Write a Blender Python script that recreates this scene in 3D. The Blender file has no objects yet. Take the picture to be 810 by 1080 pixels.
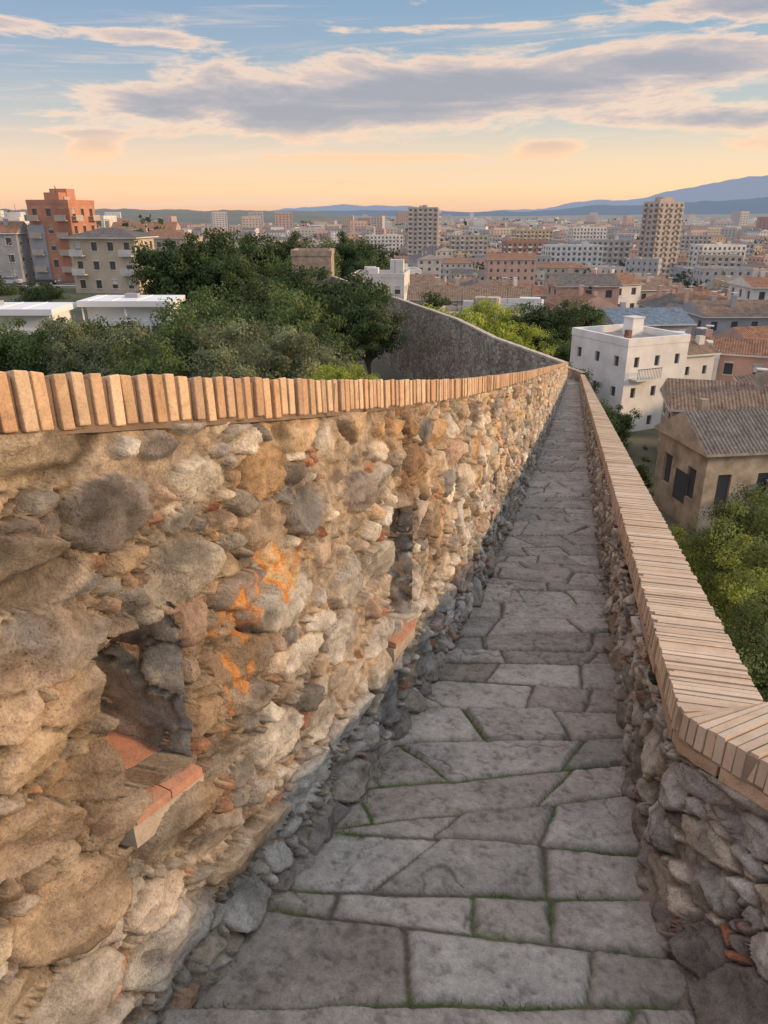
import bpy, math, random
import numpy as np
from mathutils import Vector
random.seed(7); rng=np.random.default_rng(7)
sc=bpy.context.scene
COL=sc.collection
# ------------------------------------------------------------ noise
def _h(ix,iy,seed):
    h=(ix.astype(np.int64)*374761393+iy.astype(np.int64)*668265263+seed*974711)&0xffffffff
    h=((h^(h>>13))*1274126177)&0xffffffff
    h=h^(h>>16)
    return (h&0xffff)/65535.0
def vn(x,y,seed=0):
    x=np.asarray(x,float); y=np.asarray(y,float)
    ix=np.floor(x); iy=np.floor(y); fx=x-ix; fy=y-iy
    fx=fx*fx*(3-2*fx); fy=fy*fy*(3-2*fy)
    a=_h(ix,iy,seed); b=_h(ix+1,iy,seed); c=_h(ix,iy+1,seed); d=_h(ix+1,iy+1,seed)
    return (a*(1-fx)+b*fx)*(1-fy)+(c*(1-fx)+d*fx)*fy
def fbm(x,y,seed=0,o=4):
    r=0; am=1; t=0
    for i in range(o):
        r=r+am*(vn(x*2**i,y*2**i,seed+i*17)-.5); t+=am; am*=.5
    return r/t
def ridg(x,y,seed=0,o=4):
    r=0; am=1; t=0
    for i in range(o):
        r=r+am*(1-np.abs(2*vn(x*2**i,y*2**i,seed+i*13)-1)*1.6); t+=am; am*=.5
    return r/t
def sm(x,a,b):
    t=np.clip((np.asarray(x,float)-a)/(b-a),0,1); return t*t*(3-2*t)
def terrace(f,n):
    g=f*n; k=np.floor(g); r=g-k; return (k+sm(r,.35,.65))/n
# ------------------------------------------------------------ node helpers
def S(nt,inp,val):
    if isinstance(val,bpy.types.NodeSocket): nt.links.new(val,inp)
    else: inp.default_value=val
def M(nt,op,a,b=0.0,c=None):
    n=nt.nodes.new('ShaderNodeMath'); n.operation=op
    S(nt,n.inputs[0],a); S(nt,n.inputs[1],b)
    if c is not None: S(nt,n.inputs[2],c)
    return n.outputs[0]
def MIX(nt,f,a,b,bt='MIX'):
    n=nt.nodes.new('ShaderNodeMix'); n.data_type='RGBA'; n.blend_type=bt
    S(nt,n.inputs[0],f)
    for i,v in ((6,a),(7,b)):
        if isinstance(v,(tuple,list)) and len(v)==3: v=(*v,1)
        S(nt,n.inputs[i],v)
    return n.outputs[2]
def RAMP(nt,f,stops,interp='LINEAR'):
    n=nt.nodes.new('ShaderNodeValToRGB'); n.color_ramp.interpolation=interp
    e=n.color_ramp.elements
    while len(e)>1: e.remove(e[-1])
    e[0].position=stops[0][0]; e[0].color=(*stops[0][1],1)
    for p,c in stops[1:]:
        q=e.new(p); q.color=(*c,1)
    S(nt,n.inputs[0],f); return n.outputs[0]
def NOISE(nt,vec,scale,detail=4,rough=.55,dist=0):
    n=nt.nodes.new('ShaderNodeTexNoise'); n.inputs['Scale'].default_value=scale
    n.inputs['Detail'].default_value=detail; n.inputs['Roughness'].default_value=rough
    n.inputs['Distortion'].default_value=dist
    if vec is not None: nt.links.new(vec,n.inputs['Vector'])
    return n.outputs[0]
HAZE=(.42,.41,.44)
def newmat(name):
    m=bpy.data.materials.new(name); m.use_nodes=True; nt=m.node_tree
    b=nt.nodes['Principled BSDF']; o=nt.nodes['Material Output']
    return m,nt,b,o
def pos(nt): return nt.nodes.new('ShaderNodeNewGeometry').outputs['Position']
def addhaze(nt,b,o,scale=5000.):  # aerial haze painted as emission, growing with distance from the origin
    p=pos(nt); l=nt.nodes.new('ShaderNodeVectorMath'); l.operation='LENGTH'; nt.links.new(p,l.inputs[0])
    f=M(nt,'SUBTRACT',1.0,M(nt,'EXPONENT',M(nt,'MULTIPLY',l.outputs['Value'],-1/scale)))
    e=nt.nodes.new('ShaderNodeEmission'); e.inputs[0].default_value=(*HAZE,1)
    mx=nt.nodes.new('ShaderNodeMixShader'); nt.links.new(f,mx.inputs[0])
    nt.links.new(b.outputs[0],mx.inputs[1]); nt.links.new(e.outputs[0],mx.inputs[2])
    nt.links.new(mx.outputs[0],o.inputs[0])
def bump(nt,b,h,strength,dist):
    n=nt.nodes.new('ShaderNodeBump'); n.inputs['Strength'].default_value=strength; n.inputs['Distance'].default_value=dist
    nt.links.new(h,n.inputs['Height']); nt.links.new(n.outputs[0],b.inputs['Normal'])
def plain(name,c,rough=.85,var=.25,scale=.6,haze=False,bs=0):
    m,nt,b,o=newmat(name); p=pos(nt)
    n=NOISE(nt,p,scale,5,.6)
    k=tuple(x*(1-var) for x in c); l=tuple(min(1,x*(1+var)) for x in c)
    nt.links.new(RAMP(nt,n,[(.3,k),(.7,l)]),b.inputs['Base Color'])
    b.inputs['Roughness'].default_value=rough
    if bs: bump(nt,b,NOISE(nt,p,scale*12,4),.5,bs)
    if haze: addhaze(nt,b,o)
    return m
def attrmat(name,rough=.9,fine=90,bd=.006,mid=14,vf=.8,pits=0.0,ct=1.0,pk=.4):
    m,nt,b,o=newmat(name); p=pos(nt)
    a=nt.nodes.new('ShaderNodeAttribute'); a.attribute_name='Col'
    n1=NOISE(nt,p,mid,8,.7,.4); n2=NOISE(nt,p,fine,5,.7)
    def k(v): return tuple(1+(v-1)*ct*q for q in (1,1.03,1.08))
    f=RAMP(nt,n1,[(.28,k(.55)),(.45,k(.95)),(.58,k(1.12)),(.75,k(1.5))])
    f2=RAMP(nt,n2,[(.32,k(.65)),(.5,k(1.03)),(.68,k(1.28))])
    c=MIX(nt,1.0,a.outputs['Color'],f,'MULTIPLY'); c=MIX(nt,vf,c,f2,'MULTIPLY')
    h=M(nt,'ADD',n2,M(nt,'MULTIPLY',n1,2.6))
    if pits:
        v=nt.nodes.new('ShaderNodeTexVoronoi'); v.inputs['Scale'].default_value=pits; nt.links.new(p,v.inputs['Vector'])
        pm=RAMP(nt,v.outputs['Distance'],[(.10,(0,0,0)),(.25,(1,1,1))])
        pz_=RAMP(nt,NOISE(nt,p,6,3),[(.52,(0,0,0)),(.62,(1,1,1))])
        pm=MIX(nt,pz_,(1,1,1),pm)
        c=MIX(nt,pk,c,pm,'MULTIPLY')
        h=M(nt,'ADD',h,M(nt,'MULTIPLY',pm,.5))
    nt.links.new(c,b.inputs['Base Color']); b.inputs['Roughness'].default_value=rough
    b.inputs['Specular IOR Level'].default_value=.25
    bump(nt,b,h,.8,bd)
    return m
# ------------------------------------------------------------ mesh helpers
def link(o,parent=None):
    COL.objects.link(o)
    if parent: o.parent=parent
    return o
def grid_mesh(name,P,mat,col=None,smooth=True,parent=None,flip=False):
    n,m=P.shape[:2]
    i=np.arange((n-1)*(m-1)); r=i//(m-1); c=i%(m-1); v=r*m+c
    f=np.stack([v,v+1,v+m+1,v+m],1)
    if flip: f=f[:,::-1]
    me=bpy.data.meshes.new(name); me.from_pydata(P.reshape(-1,3).tolist(),[],f.tolist())
    if col is not None:
        ca=me.color_attributes.new('Col','FLOAT_COLOR','POINT')
        cc=np.concatenate([col.reshape(-1,3),np.ones((n*m,1))],1).astype(np.float32)
        ca.data.foreach_set('color',cc.ravel())
    if smooth: me.polygons.foreach_set('use_smooth',[True]*len(me.polygons))
    me.materials.append(mat)
    return link(bpy.data.objects.new(name,me),parent)
class MB:
    def __init__(s): s.v=[];s.f=[];s.m=[];s.c=[]
    def q(s,pts,mi=0):
        n=len(s.v); s.v+= [tuple(p) for p in pts]; s.f.append(tuple(range(n,n+len(pts)))); s.m.append(mi)
    def hexa(s,p,mi=0,col=None):
        n=len(s.v); s.v+=[tuple(x) for x in p]
        for f in ((0,3,2,1),(4,5,6,7),(0,1,5,4),(1,2,6,5),(2,3,7,6),(3,0,4,7)):
            s.f.append(tuple(n+i for i in f)); s.m.append(mi)
        if col is not None: s.c+=[col]*8
    def box(s,x0,x1,y0,y1,z0,z1,mi=0):
        s.hexa([(x0,y0,z0),(x1,y0,z0),(x1,y1,z0),(x0,y1,z0),(x0,y0,z1),(x1,y0,z1),(x1,y1,z1),(x0,y1,z1)],mi)
    def cyl(s,p0,p1,r0,r1,n=8,mi=0):
        p0=Vector(p0);p1=Vector(p1);d=(p1-p0).normalized()
        a=d.orthogonal().normalized(); b=d.cross(a); k=len(s.v)
        for p,r in ((p0,r0),(p1,r1)):
            for i in range(n):
                t=2*math.pi*i/n; s.v.append(tuple(p+a*(r*math.cos(t))+b*(r*math.sin(t))))
        for i in range(n):
            j=(i+1)%n; s.f.append((k+i,k+j,k+n+j,k+n+i)); s.m.append(mi)
        s.f.append(tuple(k+n+i for i in range(n))); s.m.append(mi)
    def mesh(s,name,mats):
        me=bpy.data.meshes.new(name); me.from_pydata(s.v,[],s.f)
        for m in mats: me.materials.append(m)
        me.polygons.foreach_set('material_index',s.m)
        if s.c and len(s.c)==len(s.v):
            ca=me.color_attributes.new('Col','FLOAT_COLOR','POINT')
            ca.data.foreach_set('color',np.array([(*c,1) for c in s.c],np.float32).ravel())
        return me
    def obj(s,name,mats,loc=(0,0,0),rot=0,parent=None):
        o=bpy.data.objects.new(name,s.mesh(name,mats)); o.location=loc; o.rotation_euler[2]=rot
        return link(o,parent)
def inst(name,me,loc,rot=0,scale=(1,1,1)):
    o=bpy.data.objects.new(name,me); o.location=loc; o.rotation_euler[2]=rot; o.scale=scale
    return link(o)
# ------------------------------------------------------------ walkway frame
DX,DY=.25,.968
def W(s,a,z): return np.stack([s*DX+a*DY, s*DY-a*DX, z+0*s],-1)
def pz(s): return -1.9-.176*s
def curve(xs,ys,sig=.25):
    d=np.arange(-3,60,.02); y=np.interp(d,xs,ys)
    k=np.exp(-.5*(np.arange(-40,41)*.02/sig)**2); k/=k.sum()
    y2=np.convolve(np.pad(y,40,'edge'),k,'valid')
    return lambda s: np.interp(s,d,y2)
aL=curve([-2,-.5,.5,1.2,1.47,2.16,3.18,4.94,8.5,17.7,57],[-1.6,-1.32,-1.1,-.98,-.92,-.80,-.70,-.61,-.58,-.545,-.53])
hL=curve([-2,1,2.2,4,10,57],[1.86,1.84,1.80,1.76,1.72,1.66])
aRb=curve([-2,.5,1.2,1.67,2.1,3,57],[1.5,.85,.62,.50,.455,.452,.455],.1)
aRt=curve([-2,1.2,1.7,1.94,2.16,3,57],[2.5,1.20,.84,.646,.450,.447,.452],.04)
hR=curve([-2,57],[.775,.775])
sarr=[-1.1]
while sarr[-1]<57: sarr.append(sarr[-1]+.0082*max(1,sarr[-1]/2.8))
sarr=np.array(sarr)
ANI=1.35
def make_seeds(s0,s1,h0,h1,seed,sizes):
    r_=np.random.default_rng(seed)
    L=[]; cells={}
    for rad,dens in sizes:
        se=min(s1,20) if rad<.03 else s1
        n=int((se-s0)*(h1-h0)*dens)
        cand=np.stack([r_.uniform(s0,se,n),r_.uniform(h0,h1,n)*ANI],1)
        rr=rad*r_.uniform(.75,1.25,n)
        for i in range(n):
            x,y=cand[i]; ok=True; cx,cy=int(x//.4),int(y//.4)
            for ax in (cx-1,cx,cx+1):
                for ay in (cy-1,cy,cy+1):
                    for (px,py,pr) in cells.get((ax,ay),()):
                        if (px-x)**2+(py-y)**2<((pr+rr[i])*.86)**2: ok=False;break
                    if not ok:break
                if not ok:break
            if ok:
                t=(x,y,rr[i]); L.append(t); cells.setdefault((cx,cy),[]).append(t)
    return np.array(L)
def stone_field(Sg,Hg,seeds,seed):
    n,m=Sg.shape
    ws=Sg+.010*fbm(Sg*6,Hg*6,seed,2)*2+.006*fbm(Sg*34,Hg*34,seed+5,2)*2
    wh=(Hg+.010*fbm(Sg*6+50,Hg*6,seed+9,2)*2+.006*fbm(Sg*34,Hg*34+70,seed+15,2)*2)*ANI
    idx=np.zeros((n,m),int); e=np.zeros((n,m)); dx=np.zeros((n,m)); dy=np.zeros((n,m))
    qa=np.random.default_rng(seed+1).uniform(.45,1.05,len(seeds))
    an=np.random.default_rng(seed+2).normal(0,.16,len(seeds))
    sd=np.concatenate([seeds,qa[:,None],an[:,None]],1)
    order=np.argsort(seeds[:,0]); sd=sd[order]
    i=0
    while i<n:
        j=i
        while j<n and Sg[j,0]-Sg[i,0]<.3: j+=1
        lo=np.searchsorted(sd[:,0],Sg[i,0]-.45); hi=np.searchsorted(sd[:,0],Sg[j-1,0]+.45)
        c=sd[lo:hi]; A=ws[i:j].ravel(); B=wh[i:j].ravel()
        ux=A[:,None]-c[:,0]; uy=B[:,None]-c[:,1]
        vx=ux+c[:,4]*uy; vy=uy-c[:,4]*ux
        p=vx*vx*c[:,3]+vy*vy/c[:,3]-c[:,2]**2
        k=np.argpartition(p,2,axis=1)[:,:3]; pk=np.take_along_axis(p,k,1); o=np.argsort(pk,1)
        k=np.take_along_axis(k,o,1); pk=np.take_along_axis(pk,o,1)
        c1=c[k[:,0]]
        es=[]
        for q in (1,2):
            c2=c[k[:,q]]; es.append((pk[:,q]-pk[:,0])/(2*np.hypot(c1[:,0]-c2[:,0],c1[:,1]-c2[:,1])+1e-6))
        ee=np.minimum(es[0],es[1])
        idx[i:j]=(order[lo+k[:,0]]).reshape(j-i,m); e[i:j]=ee.reshape(j-i,m)
        dx[i:j]=(A-c1[:,0]).reshape(j-i,m); dy[i:j]=(B-c1[:,1]).reshape(j-i,m)
        i=j
    return idx,e,dx,dy
PAL=np.array([(.50,.37,.24),(.36,.28,.21),(.40,.37,.32),(.60,.53,.43),(.25,.21,.17),(.52,.42,.30),(.28,.265,.25),(.56,.38,.22),(.40,.28,.21),(.66,.60,.50),(.22,.19,.17),(.46,.35,.26)])
BRK=np.array([(.44,.19,.11),(.38,.17,.10),(.46,.26,.16)])
GREY=np.array([(.43,.41,.375),(.55,.525,.48),(.33,.315,.295),(.63,.60,.54),(.42,.375,.31),(.26,.245,.23)])
def segd(px,py,a,b):
    vx,vy=b[0]-a[0],b[1]-a[1]; t=np.clip(((px-a[0])*vx+(py-a[1])*vy)/(vx*vx+vy*vy),0,1)
    return np.hypot(px-a[0]-t*vx,py-a[1]-t*vy)
def stone_surface(Sg,Hg,seeds,seed,warm,brickp):
    idx,e,dx,dy=stone_field(Sg,Hg,seeds,seed)
    r_=np.random.default_rng(seed+3); ns=len(seeds); rad=seeds[:,2]
    amp=(.016+.07*rad)*r_.uniform(.2,1.6,ns); amp=np.minimum(amp,.034)
    tx=r_.normal(0,.14,ns); ty=r_.normal(0,.17,ns)
    fa=r_.uniform(0,6.28,ns); fo=rad*r_.uniform(-.1,.6,ns); fs=r_.uniform(.2,.8,ns)
    fa2=r_.uniform(0,6.28,ns); fo2=rad*r_.uniform(.1,.7,ns); fs2=r_.uniform(.2,.8,ns)
    pc=PAL[r_.integers(0,len(PAL),ns)]; gc=GREY[r_.integers(0,len(GREY),ns)]
    low=np.clip(1.1-(seeds[:,1]/ANI)/1.25+r_.normal(0,.40,ns),0,1) if warm>.5 else r_.uniform(.3,1,ns)
    cc=pc*(1-low[:,None])+gc*low[:,None]
    isb=(rad<.05)&(r_.random(ns)<brickp*1.6)
    cc[isb]=BRK[r_.integers(0,3,isb.sum())]
    cc*=r_.uniform(.78,1.15,ns)[:,None]
    rough=fbm(Sg*9,Hg*11,seed+30,6); fine=fbm(Sg*38,Hg*38,seed+40,4); rg=ridg(Sg*6,Hg*16,seed+33,4)-.3
    rot=an_=r_.normal(0,.5,ns)[idx]
    ter=terrace(fbm(Sg*6+rot*Hg*6,Hg*11-rot*Sg*4+idx*.37,seed+81,4)+.5,9)-.5
    cover=sm(fbm(Sg*1.5,Hg*1.8,seed+60,3),.05,.25)
    g=.002+.007*(vn(Sg*5,Hg*5,seed+8))+.020*cover
    prof=sm(e,g*.6,g*.6+.007)
    facet=np.maximum(0,np.cos(fa[idx])*dx+np.sin(fa[idx])*dy-fo[idx])*fs[idx]+np.maximum(0,np.cos(fa2[idx])*dx+np.sin(fa2[idx])*dy-fo2[idx])*fs2[idx]
    disp=prof*(amp[idx]+np.clip(tx[idx]*dx+ty[idx]*dy,-.020,.020)-np.minimum(facet,.030)+.012*rough+.010*rg+.050*ter)+.012*rough+.009*fine
    disp+= .03*fbm(Sg*.9,Hg*.9,seed+70,2)
    mort=1-sm(e,g*.6,g*.6+.006)
    mc=np.array((.40,.325,.245)) if warm>.5 else np.array((.31,.265,.215))
    pit=sm(-rough,.08,.22)
    col=cc[idx]*(1+.7*rough[...,None]+.4*fine[...,None]+.18*rg[...,None]+.7*ter[...,None])*(1-.32*pit[...,None])
    lich=sm(fbm(Sg*3.1,Hg*3.1,seed+90,5),.05,.18)*sm(Hg,1.6,.3)*(1 if warm>.5 else .6)
    col=col*(1-.5*lich[...,None])+np.array((.62,.595,.54))*.5*lich[...,None]*(1+.6*rough[...,None])
    och=sm(fbm(Sg*1.9+40,Hg*2.3,seed+97,4),.07,.22)*sm(Hg,.4,1.0)*(1 if warm>.5 else .2)
    col=col*(1-.42*och[...,None])+np.array((.58,.35,.15))*.42*och[...,None]*(1+.5*rough[...,None])
    stain=sm(fbm(Sg*2.4,Hg*1.5,seed+95,4),.06,.26)
    col=col*(1-.42*stain[...,None])
    mm=(mc*(1+1.1*fine[...,None]+.5*rough[...,None]))
    cav=sm(e,.006,.001)*(1-cover)*sm(vn(Sg*5,Hg*5,seed+77),.10,.4)
    col=col*(1-mort[...,None])+mm*mort[...,None]*(1-.75*cav[...,None])  # shadow in open joint gaps painted dark into the mortar colour
    disp=disp-.026*cav
    return disp,col,rough,fine,mort
def stone_wall(name,abot,atop,hfn,nrow,seed,sign,mat,niches=(),graf=(),sizes=None,brickp=.07,warm=1.0):
    t=np.linspace(0,1,nrow)[None,:]; Sg=np.repeat(sarr[:,None],nrow,1)
    Hg=-.06+t*(hfn(sarr)[:,None]+.06)
    seeds=make_seeds(-1.6,57.6,-.2,2.05 if hfn(0)>1 else 1.0,seed,sizes)
    disp,col,rough,fine,mort=stone_surface(Sg,Hg,seeds,seed,warm,brickp)
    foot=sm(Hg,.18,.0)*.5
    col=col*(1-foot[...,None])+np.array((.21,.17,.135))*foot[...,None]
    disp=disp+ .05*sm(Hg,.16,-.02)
    for (s0,s1,h0,h1) in niches:
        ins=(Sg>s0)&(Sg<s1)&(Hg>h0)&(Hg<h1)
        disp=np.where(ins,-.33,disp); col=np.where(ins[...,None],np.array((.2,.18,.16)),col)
    for st,w,c in graf:
        d=np.full(Sg.shape,9.)
        for a,b in zip(st[:-1],st[1:]): d=np.minimum(d,segd(Sg,Hg,a,b))
        k=(1-sm(d+.02*fine,w*.6,w*1.2))*np.clip(.85+1.2*rough,0,1)*.85
        col=col*(1-k[...,None])+np.array(c)*k[...,None]
    a0=abot(sarr)[:,None]*(1-t)+atop(sarr)[:,None]*t
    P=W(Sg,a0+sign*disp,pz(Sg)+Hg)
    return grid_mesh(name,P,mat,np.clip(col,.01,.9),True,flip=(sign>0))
stone_mat=attrmat('rubble_stone',.92,150,.008,30,.9,60,.95,.4)
NI=[(1.20,1.46,.78,1.22),(2.9,3.24,.58,1.20),(6.0,6.35,.6,1.15),(9.4,9.8,.6,1.15),(13,13.4,.6,1.15),(17,17.5,.6,1.15)]
OR=(.74,.30,.06)
GR=[([(1.90,1.22),(2.0,1.17)],.07,(.70,.47,.24)),([(1.60,1.10),(1.68,1.22),(1.71,1.04),(1.77,1.26)],.010,OR),([(1.84,1.30),(1.86,1.12),(1.94,1.28),(1.98,1.10),(2.05,1.24)],.008,OR),
    ([(1.66,1.0),(1.70,.86),(1.73,.95)],.011,OR),([(1.64,.9),(1.66,.8)],.009,OR)]
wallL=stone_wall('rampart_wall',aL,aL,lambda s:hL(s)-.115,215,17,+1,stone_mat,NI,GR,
   [(.150,40),(.105,150),(.064,500),(.037,1500),(.020,1800)])
wallR=stone_wall('parapet_wall',aRb,aRt,lambda s:hR(s)-.155,100,29,-1,stone_mat,(),(),
   [(.12,50),(.08,220),(.05,600),(.03,1300),(.018,1300)],.05,.3)
seedN=make_seeds(-.6,1.4,-.6,1.4,77,[(.10,60),(.06,400),(.034,1000)])
def patch(name,o,u,v,n,LU,LV,seed):
    o,u,v,n=map(np.array,(o,u,v,n)); nu=max(6,int(LU/.011)); nv=max(6,int(LV/.011))
    U,V=np.meshgrid(np.linspace(0,LU,nu),np.linspace(0,LV,nv),indexing='ij')
    d,c,r1,r2,r3=stone_surface(U,V,seedN,seed,.3,.0)
    return grid_mesh(name,o+U[...,None]*u+V[...,None]*v+(d[...,None]*.5)*n,stone_mat,np.clip(c*1.05,.01,.9),True,wallL)
Dv=np.array((DX,DY,-.176)); Rv=np.array((DY,-DX,0.)); Zv=np.array((0,0,1.))
for k,(s0,s1,h0,h1) in enumerate(NI[:4]):
    def q0(s,off,h): return W(np.array(s),aL(s)+off,pz(s)+h)
    patch('niche_back',q0(s0-.03,-.25,h0-.03),Dv,Zv,Rv,s1-s0+.06,h1-h0+.06,300+k)
    patch('niche_side_far',q0(s1-.004,-.30,h0-.03),Rv,Zv,-Dv,.31,h1-h0+.06,310+k)
    patch('niche_side_near',q0(s0+.004,-.30,h0-.03),Rv,Zv,Dv,.28,h1-h0+.06,320+k)
    patch('niche_top',q0(s0-.02,-.30,h1-.004),Dv,Rv,-Zv,s1-s0+.04,.31,330+k)
# ---- coping bricks
brick_mat=attrmat('coping_brick',.85,160,.0025,18,.8,0,.7)
brick_mat2=attrmat('parapet_brick',.85,160,.0015,10,.7,0,.38)
mortar_mat=plain('coping_mortar',(.20,.14,.095),.95,.3,9,bs=.01)
mortar_mat2=plain('parapet_mortar',(.29,.225,.165),.95,.25,9,bs=.01)
def coping(name,ain,hfn,width,sign,s0,s1,pitch,hgt,drop,cols,seed,parent,mm,fr,dep,bm,kv=.8,lip=.015):
    r_=random.Random(seed); mb=MB(); s=s0
    def pt(s,off,z):
        a=float(ain(s)); da=(float(ain(s+.03))-float(ain(s-.03)))/.06
        L=math.hypot(1,da); nx,ny=-da/L*(-sign),1/L*(-sign)
        return W(np.array(s+nx*off),np.array(a+ny*off),pz(s)+z)
    while s<s1:
        p=pitch*r_.uniform(.93,1.07)*(1 if s<15 else 1.25)
        da=(float(ain(s+.03))-float(ain(s-.03)))/.06; step=p/math.hypot(1,da)
        w=step*r_.uniform(fr-.05,fr+.05); h=float(hfn(s)); j=r_.uniform(-.002,.002); tp=h+r_.uniform(-.004,.003)
        o0=-lip+r_.uniform(-.005,.005); o1=width+r_.uniform(-.006,.006); sk=r_.uniform(-.05,.05)*step
        b=h-hgt+r_.uniform(-.005,.005); tl=r_.uniform(-.06,.06)*step
        if r_.random()<.04: o0+=.02
        P=[pt(s,o0,b),pt(s+w,o0,b),pt(s+w+sk,o1,b-drop),pt(s+sk,o1,b-drop),
           pt(s+tl,o0+.003,tp+j),pt(s+w+tl,o0+.003,tp-j),pt(s+w+sk,o1,tp-drop),pt(s+sk,o1,tp-drop)]
        c=cols[r_.randrange(len(cols))]; k=r_.uniform(kv,1.1)
        mb.hexa(P,0,tuple(x*k for x in c))
        s+=step
    o=mb.obj(name,[bm],parent=parent)
    bv=o.modifiers.new('b','BEVEL'); bv.width=.0035; bv.segments=2; bv.limit_method='ANGLE'
    ss=np.concatenate([np.arange(s0,8,.04),np.arange(8,s1,.4)]); rows=[]
    for q in ss:
        h=float(hfn(q)); e_=.003*math.sin(q*37)+.002*math.sin(q*91)
        rows.append([pt(q,-.012+e_,h-hgt-.012),pt(q,-lip+dep+e_,h-hgt+.004),pt(q,-lip+dep+e_,h-dep-.004),pt(q,width*.5,h-dep-.003-drop*.5),pt(q,width-.01,h-dep-.003-drop),pt(q,width-.01,h-hgt-.05-drop)])
    grid_mesh(name+'_mortar',np.array(rows),mm,None,False,parent)
    return pt
cl=[(.66,.46,.29),(.62,.42,.26),(.70,.51,.34),(.58,.40,.27),(.60,.38,.22),(.52,.33,.20)]
cr=[(.62,.48,.35),(.58,.45,.33),(.65,.52,.39),(.55,.42,.31),(.61,.45,.31),(.56,.41,.28)]
coping('coping_bricks',aL,hL,.30,+1,-1.1,57,.044,.112,.075,cl,1,wallL,mortar_mat,.70,.010,brick_mat)
ptR=coping('parapet_coping_bricks',aRt,hR,.28,-1,1.1,57,.036,.095,.0,cr,2,wallR,mortar_mat2,.82,.005,brick_mat2,.9)
mb=MB(); r_=random.Random(5); s=1.15
while s<57:
    da=(float(aRt(s+.03))-float(aRt(s-.03)))/.06; st=.27/math.hypot(1,da); w=st*.95
    b=float(hR(0))-.152+r_.uniform(-.003,.003); hh=.044; n=3 if s<4 else 1; k=r_.uniform(.8,1.1); lip=-.010+r_.uniform(-.006,.004)
    for i in range(n):
        u0=s+w*i/n; u1=s+w*(i+1)/n
        P=[ptR(u0,lip,b),ptR(u1,lip,b),ptR(u1,.2,b),ptR(u0,.2,b),ptR(u0,lip,b+hh),ptR(u1,lip,b+hh),ptR(u1,.2,b+hh),ptR(u0,.2,b+hh)]
        mb.hexa(P,0,(.52*k,.36*k,.25*k))
    s+=st
mb.obj('parapet_brick_course',[brick_mat],parent=wallR)
mb=MB()
for (s0,s1,h0,h1) in NI:
    for k in range(2):
        u0=s0+.006+(s1-s0-.012)*k/2; u1=s0+.006+(s1-s0-.012)*(k+1)/2-.004
        def q(u,o,z): return W(np.array(u),aL(u)+o,pz(u)+z)
        P=[q(u0,-.24,h0+.02),q(u1,-.24,h0+.02),q(u1,.035,h0-.07),q(u0,.035,h0-.07),q(u0,-.24,h0+.05),q(u1,-.24,h0+.05),q(u1,.035,h0-.042),q(u0,.035,h0-.042)]
        mb.hexa(P,0,(.42+.03*k,.23,.155))
    P=[q(s0,-.2,h0-.14),q(s1,-.2,h0-.14),q(s1,.03,h0-.14),q(s0,.03,h0-.14),q(s0,-.2,h0+.0),q(s1,-.2,h0+.0),q(s1,.028,h0-.073),q(s0,.028,h0-.073)]
    mb.hexa(P,0,(.40,.34,.27))
mb.obj('loophole_sill',[brick_mat],parent=wallL)
# ------------------------------------------------------------ paving
na=150
sp=sarr; Sg=np.repeat(sp[:,None],na,1); tt=np.linspace(0,1,na)[None,:]
Ag=(aL(sp)-.06)[:,None]*(1-tt)+(aRb(sp)+.10)[:,None]*tt
r_=np.random.default_rng(23)
bs=[-1.6]
while bs[-1]<58: bs.append(bs[-1]+r_.uniform(.20,.38)*(1 if bs[-1]<7 else 1.45))
bs=np.array(bs); kk=.32+.16*np.sin(np.arange(len(bs))*.9)+r_.normal(0,.07,len(bs))
wob=.040*fbm(Sg*3,Ag*3,3,3)+.010*fbm(Sg*16,Ag*16,4,3)
B=bs[None,None,:]+kk[None,None,:]*Ag[...,None]
dif=(Sg+wob)[...,None]-B
row=(dif>0).sum(-1)-1; row=np.clip(row,0,len(bs)-2)
d0=np.take_along_axis(dif,row[...,None],-1)[...,0]; d1=-np.take_along_axis(dif,(row+1)[...,None],-1)[...,0]
del dif,B
cuts=[]
for i in range(len(bs)):
    w_=1.25 if bs[i]<3 else 1.0
    n=r_.choice([2,3,4],p=[.25,.50,.25])
    if n==2: c=[r_.uniform(-.35,.25)*w_,9,9]
    elif n==3: c=[r_.uniform(-.5,-.2)*w_,r_.uniform(0,.28),9]
    else: c=[r_.uniform(-.6,-.4)*w_,r_.uniform(-.25,-.05),r_.uniform(.1,.3)]
    cuts.append(c)
cuts=np.array(cuts); cs=r_.normal(0,.38,(len(bs),3))
ca=cuts[row]+cs[row]*d0[...,None]; df=(Ag+.03*fbm(Sg*4+9,Ag*4,6,3)+.008*fbm(Sg*18+9,Ag*18,6,2))[...,None]-ca
sub=(df>0).sum(-1); dl=np.abs(df).min(-1)
e=np.minimum(np.minimum(d0,d1),dl); cell=row*4+sub
nc=len(bs)*4+5; tone=r_.uniform(.74,1.18,nc); tz=r_.normal(0,.003,nc); t1=r_.normal(0,.016,nc); t2=r_.normal(0,.013,nc)
warmc=r_.uniform(0,1,nc)
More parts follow.
